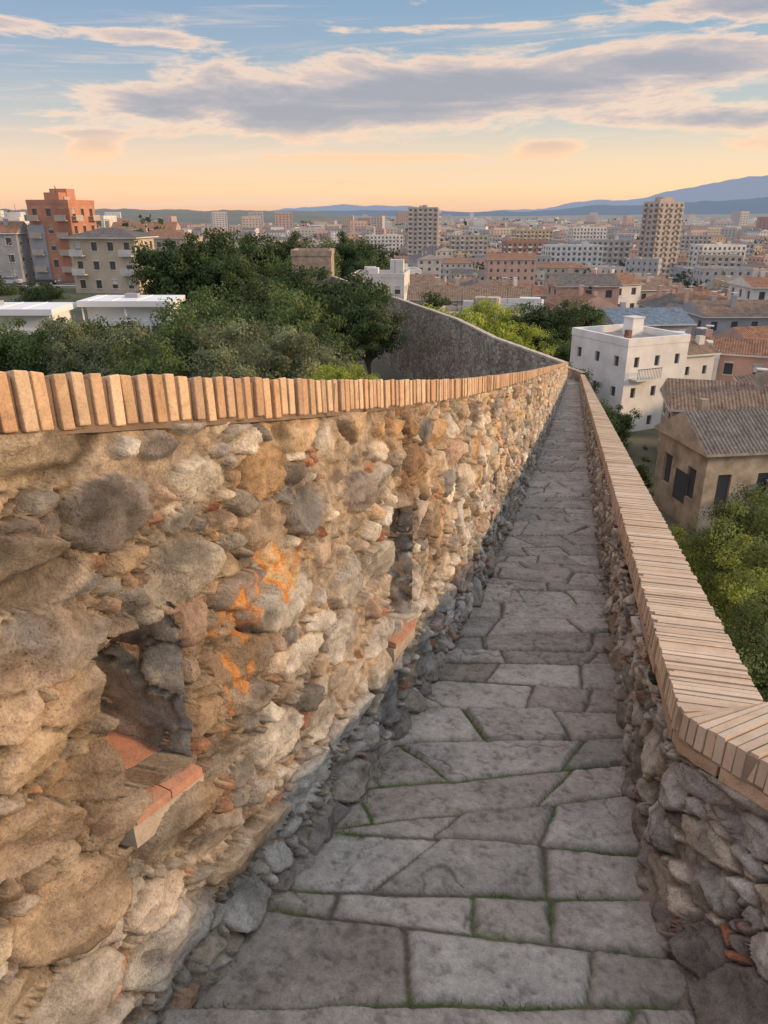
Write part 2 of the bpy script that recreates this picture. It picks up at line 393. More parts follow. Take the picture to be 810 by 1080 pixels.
# cracks across some slabs
crk=np.abs(fbm(Sg*2.3+cell*1.7,Ag*2.3+cell*.9,61,4)); hascr=(r_.random(nc)<.35)[cell]
crack=np.where(hascr,1-sm(crk,.002,.010),0)
f1=fbm(Sg*5,Ag*5,31,5); f2=fbm(Sg*22,Ag*22,32,4); f3=fbm(Sg*60,Ag*60,35,2)
gw=.003+.010*vn(Sg*4,Ag*4,41)
pr=sm(e,gw*.5,gw+.018)
Z=pr*(.011+tz[cell]+t1[cell]*d0*1.5+t2[cell]*Ag)+.013*f1+.006*f2-.009*(1-pr)-.004*crack
base=np.array((.375,.33,.29)); base2=np.array((.37,.35,.325))
colp=(base*(1-warmc[cell][...,None])+base2*warmc[cell][...,None])*tone[cell][...,None]*(1+.6*f1[...,None]+.4*f2[...,None]+.3*f3[...,None])
pit=sm(-f2-.8*f3,.14,.34); colp*=1-.25*pit[...,None]; Z-=.003*pit
colp*=1-.5*crack[...,None]
jt=1-sm(e,gw*.4,gw+.006)
moss=sm(fbm(Sg*1.1,Ag*2.2,51,3),-.06,.12)*sm(Sg,10,2)
jc=np.array((.11,.092,.072))*(1-moss[...,None])+np.array((.075,.115,.03))*moss[...,None]
colp=colp*(1-jt[...,None])+jc*jt[...,None]
gx_=(1-sm(e,.012,.04))*moss*sm(f1,-.05,.12)*.4
colp=colp*(1-gx_[...,None])+np.array((.16,.17,.085))*gx_[...,None]
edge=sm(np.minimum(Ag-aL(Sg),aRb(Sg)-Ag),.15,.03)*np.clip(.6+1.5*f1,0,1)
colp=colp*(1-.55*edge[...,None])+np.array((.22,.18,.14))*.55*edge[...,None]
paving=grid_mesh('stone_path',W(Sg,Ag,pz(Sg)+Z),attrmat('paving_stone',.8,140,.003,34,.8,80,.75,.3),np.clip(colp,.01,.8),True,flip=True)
mb=MB(); gm=plain('grass_blades',(.09,.15,.035),.7,.35,20)
rr=random.Random(3)
mask=(jt>.8)&(moss>.5)&(Sg>.9)&(Sg<6)
ii=np.argwhere(mask)
sel=[tuple(ii[rr.randrange(len(ii))]) for _ in range(300)] if len(ii) else []
pts=[(float(Sg[i,j]),float(Ag[i,j]),.0) for i,j in sel]
for _ in range(130):
    s=rr.uniform(.9,16); pts.append((s,float(aL(s))+rr.uniform(.03,.09),.015))
for _ in range(50):
    s=rr.uniform(1.5,12); pts.append((s,float(aRb(s))-rr.uniform(.02,.07),.015))
for (s,a,z) in pts:
    for k in range(rr.randrange(4,11)):
        x,y,zz=W(np.array(s+rr.gauss(0,.012)),np.array(a+rr.gauss(0,.012)),pz(s)+z-.012)
        L=rr.uniform(.008,.028); t=rr.uniform(0,6.28); l=rr.uniform(0,.025)
        mb.q([(x-.002*math.sin(t),y+.002*math.cos(t),zz),(x+.002*math.sin(t),y-.002*math.cos(t),zz),(x+l*math.cos(t),y+l*math.sin(t),zz+L)])
mb.obj('grass_tufts',[gm])
# ------------------------------------------------------------ rampart body and far wall
m,nt,b,o=newmat('rampart_masonry'); p=pos(nt)
mp=nt.nodes.new('ShaderNodeMapping'); nt.links.new(p,mp.inputs[0]); mp.inputs['Scale'].default_value=(1,1,1.5)
v=nt.nodes.new('ShaderNodeTexVoronoi'); v.inputs['Scale'].default_value=2.6; nt.links.new(mp.outputs[0],v.inputs['Vector'])
ve=nt.nodes.new('ShaderNodeTexVoronoi'); ve.feature='DISTANCE_TO_EDGE'; ve.inputs['Scale'].default_value=2.6; nt.links.new(mp.outputs[0],ve.inputs['Vector'])
sep=nt.nodes.new('ShaderNodeSeparateColor'); nt.links.new(v.outputs['Color'],sep.inputs[0])
c=RAMP(nt,sep.outputs[0],[(0,(.22,.185,.15)),(.4,(.36,.31,.25)),(.75,(.46,.40,.33)),(1,(.60,.54,.46))])
c=MIX(nt,1,c,RAMP(nt,NOISE(nt,p,.35,6,.65),[(.3,(.50,.48,.46)),(.7,(1.2,1.16,1.1))]),'MULTIPLY')
c=MIX(nt,RAMP(nt,ve.outputs['Distance'],[(0,(1,1,1)),(.05,(0,0,0))]),c,(.24,.20,.165))
nt.links.new(c,b.inputs['Base Color']); b.inputs['Roughness'].default_value=.95; bump(nt,b,ve.outputs['Distance'],.8,.08)
ramp_mat=m
cap_mat=plain('coping_weathered',(.54,.45,.35),.9,.25,3)
walk_mat=plain('walkway_paving',(.30,.28,.25),.9,.25,2)
ss=np.concatenate([np.arange(-3,10,.3),np.arange(10,57.1,1.)])
def strip(name,A,mat,parent): return grid_mesh(name,np.stack(A,1),mat,None,False,parent)
aoL=aL(ss)-.31
strip('rampart_outer_face',[W(ss,aoL,pz(ss)+hL(ss)-.14),W(ss,aoL-.05,pz(ss)-1),W(ss,aoL-.5,pz(ss)*0-27)],ramp_mat,wallL)
aoR=aRt(ss)+.27
strip('parapet_outer_face',[W(ss,aoR,pz(ss)+hR(ss)-.06),W(ss,aoR+.05,pz(ss)-1),W(ss,aoR+.5,pz(ss)*0-27)],ramp_mat,wallR)
far=[(13.4,55.3,-10.33),(11.6,60.3,-10.2),(9.6,66,-10.1),(7.3,78,-10.0),(1.5,97,-9.95),(-4.2,116,-9.9),(-9,131,-9.8)]
fp=[]
for i in range(len(far)-1):
    a=np.array(far[i]); c=np.array(far[i+1]); n=12
    for k in range(n): fp.append(a+(c-a)*k/n)
fp.append(np.array(far[-1])); fp=np.array(fp)
tg=np.gradient(fp[:,:2],axis=0); tg/=np.linalg.norm(tg,axis=1)[:,None]
nr=np.stack([tg[:,1],-tg[:,0]],1)
wv=.06*fbm(np.arange(len(fp))*.8,np.zeros(len(fp)),5,3)
def off(o_,z): return np.concatenate([fp[:,:2]+nr*o_,(z)[:,None]],1)
zt=fp[:,2]+wv
fw=strip('far_rampart_wall',[off(-.6,zt*0-27),off(-.1,zt-8),off(0,zt-.16)],ramp_mat,None)
strip('coping_far',[off(-.03,zt-.16),off(-.03,zt),off(.4,zt),off(.4,zt-.16)],cap_mat,fw)
strip('inner_face',[off(.37,zt-.1),off(.37,zt-1.7)],ramp_mat,fw)
strip('walkway_far',[off(.37,zt-1.68),off(1.75,zt-1.68)],walk_mat,fw)
strip('outer_parapet',[off(1.74,zt-1.7),off(1.74,zt-.9),off(2.1,zt-.9),off(2.3,zt*0-27)],ramp_mat,fw)
mb=MB()
x0,x1,y0,y1=-15.4,-8.8,130,137.5
mb.box(x0,x1,y0,y1,-27,-6.6,0)
for a0,a1,b0,b1 in ((x0-.1,x1+.1,y0-.1,y0+.5),(x0-.1,x1+.1,y1-.5,y1+.1),(x0-.1,x0+.5,y0+.5,y1-.5),(x1-.5,x1+.1,y0+.5,y1-.5)):
    mb.box(a0,a1,b0,b1,-6.6+.003,-5.7,0)
for i in range(3): mb.box(x0+1.2+i*2,x0+1.5+i*2,y0-.02,y0+.1,-9.2,-8.2,1)
tm=plain('tower_stone',(.38,.29,.23),.95,.35,1.2,bs=.05); dark=plain('dark_opening',(.03,.03,.03),.9)
mb.obj('stone_watchtower',[tm,dark])
# ------------------------------------------------------------ terrain
def zg(x,y):
    x=np.asarray(x,float); y=np.asarray(y,float)
    z=-19+(-36+19)*sm(y,90,300)
    w=sm(-x/np.maximum(y,40),.17,.32)*sm(y,80,115)*(1-sm(y,260,700))
    z=z*(1-w)+(-12.3)*w
    z=z-1.5*sm(x,8,20)*(1-sm(y,60,100))
    r=np.hypot(x,y)
    z=z+ (fbm(x/60,y/60,77,3)*2)*sm(r,250,500)
    return z
u=np.linspace(-1,1,260); gx=np.sinh(u*6.2)/np.sinh(6.2)*30000
vv=np.linspace(-.35,1,300); gy=np.sinh(vv*6.2)/np.sinh(6.2)*30000
GX,GY=np.meshgrid(gx,gy,indexing='ij')
m,nt,b,o=newmat('ground'); p=pos(nt)
n1=NOISE(nt,p,.012,6,.6); n2=NOISE(nt,p,.4,5,.6)
c=RAMP(nt,n1,[(.35,(.07,.085,.035)),(.5,(.13,.12,.08)),(.62,(.20,.17,.13))])
c=MIX(nt,1,c,RAMP(nt,n2,[(.3,(.6,.6,.6)),(.7,(1.2,1.2,1.2))]),'MULTIPLY')
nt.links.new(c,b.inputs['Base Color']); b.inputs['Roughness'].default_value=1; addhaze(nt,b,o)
grid_mesh('ground',np.stack([GX,GY,zg(GX,GY)],-1),m,None,True,flip=True)
def hill(name,R,depth,azs,prof,mat,seed,rough,zb=-40,n=260,bumpf=1.0):
    az=np.linspace(azs[0],azs[-1],n); hh=np.interp(az,azs,prof)
    rows=[]
    for k,t in enumerate(np.linspace(0,1,14)):
        r=R+depth*t; f=math.sin(min(t/.75,1)*math.pi/2)**.9
        h=zb+(hh-zb)*f*(1+0*az)+rough*fbm(az*40*bumpf,np.full(n,t*5),seed,5)*2*f
        nn=np.hypot(1,az); rows.append(np.stack([r*az/nn,r/nn,h],-1))
    return grid_mesh(name,np.array(rows),mat,None,True,flip=False)
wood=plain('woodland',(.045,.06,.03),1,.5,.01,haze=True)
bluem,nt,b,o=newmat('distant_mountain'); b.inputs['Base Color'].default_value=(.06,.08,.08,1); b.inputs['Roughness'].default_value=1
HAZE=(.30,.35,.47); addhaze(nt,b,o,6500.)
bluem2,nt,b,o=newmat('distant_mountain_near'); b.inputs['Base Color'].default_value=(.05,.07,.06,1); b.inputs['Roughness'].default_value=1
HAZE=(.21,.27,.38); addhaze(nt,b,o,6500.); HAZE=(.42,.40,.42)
hill('wooded_hill',1700,900,[-.9,-.6,-.45,-.35,-.25,-.15,-.08,0],[10,9,8,11,8,6,0,-30],wood,4,6)
hill('mountain_range',15000,5000,[-.2,-.12,-.05,-.02,.03,.08,.16,.20,.235,.27,.30,.33,.36,.39,.42,.45,.48,.6,.8,1],
     [-40,80,170,150,140,20,40,90,210,290,250,340,430,520,640,700,720,640,460,300],bluem,8,60)
hill('foothills',8000,3000,[-.4,-.2,0,.1,.2,.26,.32,.38,.42,.48,.55,.7,1],[10,18,25,5,20,95,80,120,130,170,190,140,60],bluem2,9,24)
hill('plain_woodland',3600,1500,[-.5,-.1,.05,.2,.3,.5,.8],[-12,-14,-20,-16,-10,-4,0],wood,12,5)
# ------------------------------------------------------------ city
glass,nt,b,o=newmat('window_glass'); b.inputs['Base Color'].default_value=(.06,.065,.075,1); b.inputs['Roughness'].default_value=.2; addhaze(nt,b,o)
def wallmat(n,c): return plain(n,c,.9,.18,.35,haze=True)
WM=[wallmat('plaster_cream',(.54,.44,.33)),wallmat('plaster_white',(.70,.68,.64)),wallmat('plaster_ochre',(.48,.35,.20)),wallmat('plaster_grey',(.34,.345,.36)),
    wallmat('brick_facade',(.34,.17,.11)),wallmat('plaster_pink',(.50,.33,.26)),wallmat('plaster_beige',(.46,.39,.32)),wallmat('concrete',(.42,.40,.385))]
def tilemat(name,c):
    m,nt,b,o=newmat(name); tcn=nt.nodes.new('ShaderNodeTexCoord'); p=pos(nt)
    w=nt.nodes.new('ShaderNodeTexWave'); w.inputs['Scale'].default_value=1.1; w.inputs['Distortion'].default_value=1.6; w.inputs['Detail'].default_value=3; w.inputs['Detail Scale'].default_value=3; w.bands_direction='X'
    nt.links.new(tcn.outputs['Object'],w.inputs['Vector'])
    n=NOISE(nt,p,1.3,8,.75); n2=NOISE(nt,p,9,3,.7)
    k=RAMP(nt,n,[(.3,tuple(x*.45 for x in c)),(.5,c),(.72,tuple(x*1.5 for x in c))])
    k=MIX(nt,.7,k,RAMP(nt,n2,[(.35,(.55,.55,.55)),(.65,(1.35,1.3,1.25))]),'MULTIPLY')
    k=MIX(nt,.55,k,RAMP(nt,w.outputs[0],[(0,(.4,.4,.4)),(.6,(1.1,1.1,1.1))]),'MULTIPLY')
    nt.links.new(k,b.inputs['Base Color']); b.inputs['Roughness'].default_value=.95; b.inputs['Specular IOR Level'].default_value=.15
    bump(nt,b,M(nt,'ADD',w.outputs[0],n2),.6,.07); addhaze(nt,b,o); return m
T1=tilemat('clay_roof_tiles',(.30,.165,.105)); T2=tilemat('old_roof_tiles',(.25,.18,.135)); T3=tilemat('grey_roof_tiles',(.16,.15,.14)); T4=tilemat('blue_metal_roof',(.17,.23,.30))
FR=wallmat('flat_roof',(.34,.30,.27)); trim=wallmat('trim_light',(.62,.60,.56))
def facade(mb,o,u,w,z0,z1,cols,rows,n,dep=.2,wm=0,gm=1):
    o=Vector(o);u=Vector(u);n=Vector(n)
    xs=[0]+[x for c in cols for x in c]+[w]; zs=[z0]+[z for c in rows for z in c]+[z1]
    def P(x,z,d=0): return tuple(o+u*x+Vector((0,0,z))-n*d)
    for j in range(len(zs)-1):
        if j%2==0: mb.q([P(0,zs[j]),P(w,zs[j]),P(w,zs[j+1]),P(0,zs[j+1])],wm); continue
        for i in range(len(xs)-1):
            a,c,e,f=xs[i],xs[i+1],zs[j],zs[j+1]
            if i%2==0: mb.q([P(a,e),P(c,e),P(c,f),P(a,f)],wm)
            else:
                mb.q([P(a,e,dep),P(c,e,dep),P(c,f,dep),P(a,f,dep)],gm)
                mb.q([P(a,e),P(c,e),P(c,e,dep),P(a,e,dep)],wm); mb.q([P(a,f,dep),P(c,f,dep),P(c,f),P(a,f)],wm)
                mb.q([P(a,e),P(a,e,dep),P(a,f,dep),P(a,f)],wm); mb.q([P(c,e,dep),P(c,e),P(c,f),P(c,f,dep)],wm)
def bld(w,d,h,fl,bx,by,roof='flat',rh=2.,base=6,balc=None,wfrac=.42,ov=.4,chim=1,seed=0,tall=1.3,ridge='x',clutter=True,sills=False):
    mb=MB(); R=random.Random(seed); fh=h/fl
    rows=[(i*fh+fh*.3,i*fh+fh*.3+min(tall,fh*.55)) for i in range(fl)]
    def cols(L,n):
        if n==0: return []
        bw=L/n; ww=bw*wfrac; return [(i*bw+(bw-ww)/2,i*bw+(bw+ww)/2) for i in range(n)]
    X,Y=w/2,d/2
    for o,u,L,nb,n in (((-X,-Y,0),(1,0,0),w,bx,(0,-1,0)),((X,-Y,0),(0,1,0),d,by,(1,0,0)),((X,Y,0),(-1,0,0),w,bx,(0,1,0)),((-X,Y,0),(0,-1,0),d,by,(-1,0,0))):
        facade(mb,o,u,L,-base,h,cols(L,nb),rows if nb else [],n)
        o=Vector(o);u=Vector(u);n=Vector(n)
        if sills and nb:
            for (c0,c1) in cols(L,nb):
                for (r0,r1) in rows:
                    for (a,c,z0,z1,dd) in ((c0-.12,c1+.12,r0-.12,r0-.004,.1),(c0-.1,c1+.1,r1+.004,r1+.16,.06)):
                        p=[o+u*a+n*.003,o+u*c+n*.003,o+u*c+n*dd,o+u*a+n*dd]; mb.hexa([(q.x,q.y,z0) for q in p]+[(q.x,q.y,z1) for q in p],3)
                    if R.random()<.45:
                        zz=r0+(r1-r0)*R.uniform(.2,.7); p=[o+u*(c0+.02)-n*.12,o+u*(c1-.02)-n*.12,o+u*(c1-.02)-n*.06,o+u*(c0+.02)-n*.06]; mb.hexa([(q.x,q.y,zz) for q in p]+[(q.x,q.y,r1-.01) for q in p],3)
        if balc and nb:
            bw=L/nb
            for i in range(nb):
                if i%balc: continue
                for k in range(1,fl):
                    a=o+u*(i*bw+bw*.1); c=o+u*(i*bw+bw*.9); z=k*fh+.05
                    for (d0,d1,z0,z1,mi) in ((.003,1.1,z,z+.15,3),(1.02,1.1,z+.153,z+1.05,3)):
                        p=[a+n*d0,c+n*d0,c+n*d1,a+n*d1]
                        mb.hexa([(q.x,q.y,z0) for q in p]+[(q.x,q.y,z1) for q in p],mi)
    if roof=='flat':
        mb.q([(-X,-Y,h-.02),(X,-Y,h-.02),(X,Y,h-.02),(-X,Y,h-.02)],2); t=.3
        for a0,a1,b0,b1 in ((-X-.05,X+.05,-Y-.05,-Y+t),(-X-.05,X+.05,Y-t,Y+.05),(-X-.05,-X+t,-Y+t,Y-t),(X-t,X+.05,-Y+t,Y-t)): mb.box(a0,a1,b0,b1,h,h+.7,0)
        if clutter:
            for k in range(R.randrange(1,4)):
                cx=R.uniform(-X*.6,X*.6); cy=R.uniform(-Y*.6,Y*.6); s=R.uniform(.6,1.8); mb.box(cx-s,cx+s,cy-s*.8,cy+s*.8,h-.01,h+R.uniform(1.2,2.8),R.choice([0,3]))
            for k in range(2):
                cx=R.uniform(-X*.7,X*.7); cy=R.uniform(-Y*.7,Y*.7); mb.cyl((cx,cy,h),(cx,cy,h+R.uniform(2.5,4)),.05,.04,4,1)
    else:
        XX,YY=X+ov,Y+ov
        ins=0 if roof=='gable' else min(XX,YY)
        if ridge=='x': a=(-XX+ins,0,h+rh); c=(XX-ins,0,h+rh)
        else: a=(0,-YY+ins,h+rh); c=(0,YY-ins,h+rh)
        A,B_,C,D=(-XX,-YY,h),(XX,-YY,h),(XX,YY,h),(-XX,YY,h)
        if ridge=='x': fs=[[A,B_,c,a],[C,D,a,c],[B_,C,c],[D,A,a]]; g=(2,3)
        else: fs=[[B_,C,c,a],[D,A,a,c],[A,B_,a],[C,D,c]]; g=(2,3)
        for i,f in enumerate(fs):
            mb.q(f,0 if (i in g and roof=='gable') else 2)
        for (p,q_) in ((A,B_),(B_,C),(C,D),(D,A)):
            mb.q([(p[0],p[1],h-.18),(q_[0],q_[1],h-.18),(q_[0],q_[1],h),(p[0],p[1],h)],3)
        mb.q([(-XX,-YY,h-.18),(-XX,YY,h-.18),(XX,YY,h-.18),(XX,-YY,h-.18)],3)
        for k in range(chim):
            cx=R.uniform(-X*.7,X*.7); cy=R.uniform(-Y*.5,Y*.5); mb.box(cx-.35,cx+.35,cy-.3,cy+.3,h,h+rh+R.uniform(.4,1.1),0)
            mb.box(cx-.42,cx+.42,cy-.37,cy+.37,h+rh+1.15,h+rh+1.25,3)
    return mb
def place(name,mb,mats,x,y,z,rot=0): return mb.obj(name,mats,(x,y,z),math.radians(rot))
# --- left district
mb=bld(8.4,9,15.0,5,3,3,'flat',wfrac=.34,balc=2,seed=1,sills=True)
mb.box(-4.6,-1.2,-4.9,-4.4,-6,11.4,4); mb.box(1.7,4.5,-4.9,-4.45,-6,14.2,5); mb.box(-2,1,-2,2,15,17,0)
place('orange_apartment_building',mb,[wallmat('orange_render',(.50,.22,.13)),glass,FR,WM[6],WM[3],wallmat('red_brick_panel',(.40,.17,.10))],-61.3,152,-13.4,-10)
mb=bld(11,8,8.8,3,4,3,'hip',rh=1.4,wfrac=.34,ov=.7,seed=2,balc=3,sills=True)
place('cream_villa',mb,[WM[0],glass,T3,trim],-45.2,131,-12.4,-6)
for i,(x,y,w,d,h,f,mi,rf,rt) in enumerate([(-80,165,12,10,11,4,1,'flat',5),(-92,175,12,12,12,4,0,'flat',-8),(-76,185,11,12,9,3,3,'gable',0),(-100,160,10,10,9,3,6,'gable',12),(-71.5,150,6,8,9,3,3,'gable',4),
     (-42,190,13,10,8,3,1,'gable',4),(-58,210,16,11,10,3,0,'hip',-6),(-30,160,8,7,6.5,2,0,'gable',10),(-72,240,18,12,9,3,5,'gable',8),(-95,250,18,12,11,4,1,'flat',0),(-34,230,14,10,9,3,2,'hip',3),(-21,150,7,6,5,2,1,'gable',-15)]):
    mb=bld(w,d,h,f,max(2,w//3),max(2,d//3),rf,rh=2,seed=i+10,wfrac=.34,sills=True)
    place('town_house' if f<4 else 'apartment_building',mb,[WM[mi],glass,FR if rf=='flat' else (T1,T2)[i%2],trim],x,y,float(zg(x,y))-.1,rt)
# --- white modern pavilion
wh=plain('white_render',(.80,.81,.81),.6,.05,.4); gl2=plain('pavilion_glass',(.08,.09,.10),.15,.2,.5)
mb=MB()
def pav(x0,x1,y0,y1,zt):
    mb.box(x0,x1,y0,y1,zt-.55,zt,0); mb.box(x0+.5,x1-.5,y0+1.2,y1-.5,zt-2.0,zt-.553,0)
    mb.box(x0+.3,x1-.3,y0+1.0,y1-.3,zt-5.2,zt-2.003,0)
    n=int((x1-x0-1)/1.5)
    for i in range(n): mb.box(x0+.8+i*1.5,x0+2.1+i*1.5,y0+.96,y0+1.1,zt-4.4,zt-2.5,1)
    mb.box(x0+.2,x1-.2,y0+.9,y1-.3,zt-12,zt-5.203,2)
    for cx in (x0+.4,(x0+x1)/2,x1-.4): mb.cyl((cx,y0+.3,zt-12),(cx,y0+.3,zt-.55),.09,.09,8,0)
    for i in range(int((x1-x0)/2.4)): mb.box(x0+1+i*2.4,x0+1.06+i*2.4,y0+.2,y1-.2,zt+.003,zt+.05,0)
    mb.box((x0+x1)/2-.8,(x0+x1)/2+.5,(y0+y1)/2,(y0+y1)/2+1.0,zt+.003,zt+.4,2)
pav(-44,-30.6,70,76,-8.2); pav(-30.2,-21,75,81,-8.0)
mb.obj('white_modern_pavilion',[wh,gl2,WM[3]])
# --- street with cars and lamps
asph=plain('asphalt',(.05,.05,.052),.9,.15,3); kerb=plain('kerb_stone',(.35,.34,.32),.9)
mb=MB(); zs=-12.1
mb.box(-120,-34,139.0,147,zs-.3,zs,0); mb.box(-120,-34,137,138.997,zs-.3,zs+.13,1)
for i in range(20): mb.box(-118+i*4.2,-116+i*4.2,142.9,143.05,zs+.004,zs+.008,2)
mb.obj('street',[asph,kerb,plain('road_paint',(.8,.8,.78))])
def car(name,x,y,z,rot,c):
    mb=MB(); prof=[(-2.1,.35),(-2.15,.75),(-1.9,.95),(-1.35,1.0),(-.85,1.42),(.65,1.45),(1.25,1.0),(1.95,.88),(2.12,.6),(2.1,.35)]
    for k in range(len(prof)):
        a=prof[k]; b2=prof[(k+1)%len(prof)]; gmi=1 if k in (3,5) else 0
        wa=.62 if a[1]>1.2 else .85; wb=.62 if b2[1]>1.2 else .85
        mb.q([(a[0],-wa,a[1]),(a[0],wa,a[1]),(b2[0],wb,b2[1]),(b2[0],-wb,b2[1])],gmi)
    for s in (-1,1):
        mb.q([(p[0],s*.85,p[1]) for p in prof if p[1]<1.1][::s],0)
        mb.q([(-1.35,s*.85,1.0),(-.85,s*.62,1.42),(.65,s*.62,1.45),(1.25,s*.85,1.0)][::s],1)
        for wx in (-1.3,1.3):
            mb.cyl((wx,s*.68,.32),(wx,s*.88,.32),.33,.33,16,2); mb.cyl((wx,s*.88,.32),(wx,s*.89,.32),.18,.18,12,3)
        mb.box(1.98,2.14,s*.7-.14,s*.7+.14,.62,.76,3); mb.box(-2.17,-2.08,s*.7-.12,s*.7+.12,.68,.82,4)
    return mb.obj(name,[plain('car_paint',c,.25,.03),glass,plain('tyre',(.02,.02,.02)),plain('chrome',(.6,.6,.6),.2),plain('tail_light',(.4,.02,.02),.3)],(x,y,z),math.radians(rot))
for i,(x,c) in enumerate([(-68,(.5,.5,.52)),(-61.5,(.05,.05,.06)),(-73,(.4,.05,.04)),(-53,(.6,.6,.6)),(-80,(.1,.13,.2))]): car('parked_car',x,140.3,zs+.005,0 if i%2 else 180,c)
lm=plain('lamp_metal',(.2,.2,.2),.5)
for x in (-78,-66,-52):
    mb=MB(); mb.cyl((0,0,0),(0,0,7),.09,.05,8); mb.cyl((0,0,6.95),(0,1.6,7.3),.05,.04,6); mb.box(-.15,.15,1.4,2.2,7.25,7.38); mb.obj('street_lamp',[lm],(x,138,zs+.13))
# --- centre
place('long_tiled_house',bld(20,8,6,2,9,3,'gable',rh=1.9,seed=5,wfrac=.3,chim=3,sills=True),[WM[0],glass,T2,trim],14.5,131,-19.3,-5)
place('white_flat_house',bld(9.5,9,8,2,4,3,'flat',seed=6,sills=True),[WM[1],glass,FR,trim],-.5,142,-18.6,-8)
place('tiled_house',bld(14,8,5.5,2,4,3,'gable',rh=1.8,seed=7,sills=True),[WM[6],glass,T2,trim],3.5,160,-19,6)
place('tiled_house',bld(12,8,6,2,4,3,'hip',rh=1.8,seed=8,sills=True),[WM[1],glass,T1,trim],27,150,-20.5,10)
place('white_flat_house',bld(9,8,6,2,4,3,'flat',seed=9,sills=True),[WM[1],glass,FR,trim],20,118,-19.3,-12)
# --- right foreground houses
mb=bld(7.6,8.5,8.9,3,3,3,'flat',seed=21,wfrac=.24,tall=1.0,clutter=False)
mb.box(-3.2,-.2,-5.3,-4.26,5.7,5.85,3)
for i in range(16): mb.box(-3.15+i*.19,-3.12+i*.19,-5.28,-5.25,5.85,6.8,1)
mb.box(-3.2,-.2,-5.3,-5.24,6.8,6.86,1)
mb.box(1.2,2.6,1.0,2.4,8.88,10.6,0); mb.box(1.1,2.7,.9,2.5,10.6,10.72,3); mb.box(-2.9,-2.4,-3,-2.5,8.88,10.2,4)
place('white_house',mb,[plain('white_lime_wall',(.72,.71,.68),.9,.16,.5),glass,FR,trim,T1],24.8,76,-20.6,24)
place('white_house',bld(4.4,5,6.2,2,2,2,'gable',rh=1.1,seed=22,wfrac=.25,tall=.9),[plain('white_lime_wall_b',(.66,.64,.60),.9,.12,.5),glass,T2,trim],31.5,79,-19.6,20)
stone=plain('weathered_stone_wall',(.40,.33,.255),.95,.4,.9,bs=.05)
mb=bld(11.5,6.5,5.4,1,4,2,'gable',rh=2.0,seed=23,wfrac=.34,tall=2.2,ov=.35,chim=0)
mb.box(-1,5.6,-5.2,-3.4,-1,2.6,0); mb.hexa([(-1.3,-5.5,2.4),(5.9,-5.5,2.4),(5.9,-3.27,3.2),(-1.3,-3.27,3.2),(-1.3,-5.5,2.55),(5.9,-5.5,2.55),(5.9,-3.27,3.35),(-1.3,-3.27,3.35)],2)
mb.box(.2,1.4,-5.24,-5.1,-.5,1.5,1); mb.box(3.2,4.2,-5.24,-5.1,.2,1.4,1); mb.box(-5.76,-5.7,-1.2,.4,1,3.2,1)
mb.box(-4.2,-3.7,1,1.5,6,7.9,0)
place('abandoned_stone_house',mb,[stone,glass,T3,stone],26.6,50.5,-20.0,8)
place('tiled_house',bld(8.5,7,5,2,3,2,'gable',rh=1.8,seed=24,wfrac=.3,sills=True),[stone,glass,T2,trim],28.8,62,-19.9,-14)
place('pink_house',bld(9,6,6.8,2,3,2,'gable',rh=1.3,seed=25,wfrac=.3,sills=True),[wallmat('salmon_render',(.58,.34,.25)),glass,T1,trim],40.5,87,-21.5,-25)
place('white_flat_house',bld(8,7,6.2,2,3,3,'flat',seed=26,sills=True),[WM[1],glass,FR,trim],35,88,-21.4,-20)
place('blue_roof_house',bld(11,9,6.5,2,4,3,'gable',rh=1.7,seed=27,wfrac=.3,sills=True),[WM[3],glass,T4,trim],36.5,108,-20.6,8)
place('tiled_house',bld(12,9,6,2,4,3,'gable',rh=2,seed=28,sills=True),[WM[5],glass,T1,trim],51,98,-21.5,12)
place('tiled_house',bld(12,8,5.5,2,4,3,'hip',rh=1.8,seed=29,sills=True),[WM[1],glass,T2,trim],42,72,-21.5,-15)
place('tiled_house',bld(9,7,5.5,2,3,3,'gable',rh=1.6,seed=30,sills=True),[WM[0],glass,T1,trim],38,58,-21.3,10)
# --- apartment towers
def towerb(w,d,h,fl,bx,by,seed): return bld(w,d,h,fl,bx,by,'flat',balc=2,seed=seed,wfrac=.5,tall=1.6)
place('apartment_tower',towerb(20,13,41,14,6,3,41),[wallmat('tower_beige',(.52,.42,.33)),glass,FR,trim],27,540,-38,-8)
mb=towerb(17,12,42,15,5,3,42); mb.box(-4,4,-3,3,42,45,0)
place('apartment_tower',mb,[wallmat('tower_brown',(.48,.38,.30)),glass,FR,WM[7]],151,432,-37,24)
for i,(x,y,w,d,h,f,mi,rt) in enumerate([(106,440,30,14,20,7,1,6),(132,462,22,14,22,7,7,-4),(84,470,24,14,21,7,4,5),(60,560,26,14,22,7,6,0),(200,470,28,14,19,6,1,10),(185,430,20,14,15,5,0,-8),
      (0,640,30,15,20,7,1,5),(-45,600,26,14,15,5,0,0),(230,600,34,15,21,7,6,-12),(120,640,30,15,24,8,2,4),(230,520,24,14,18,6,3,0),(180,700,30,14,25,8,1,5)]):
    place('apartment_building',towerb(w,d,h,f,w//3,d//4,50+i),[WM[mi],glass,FR,trim],x,y,-37,rt)
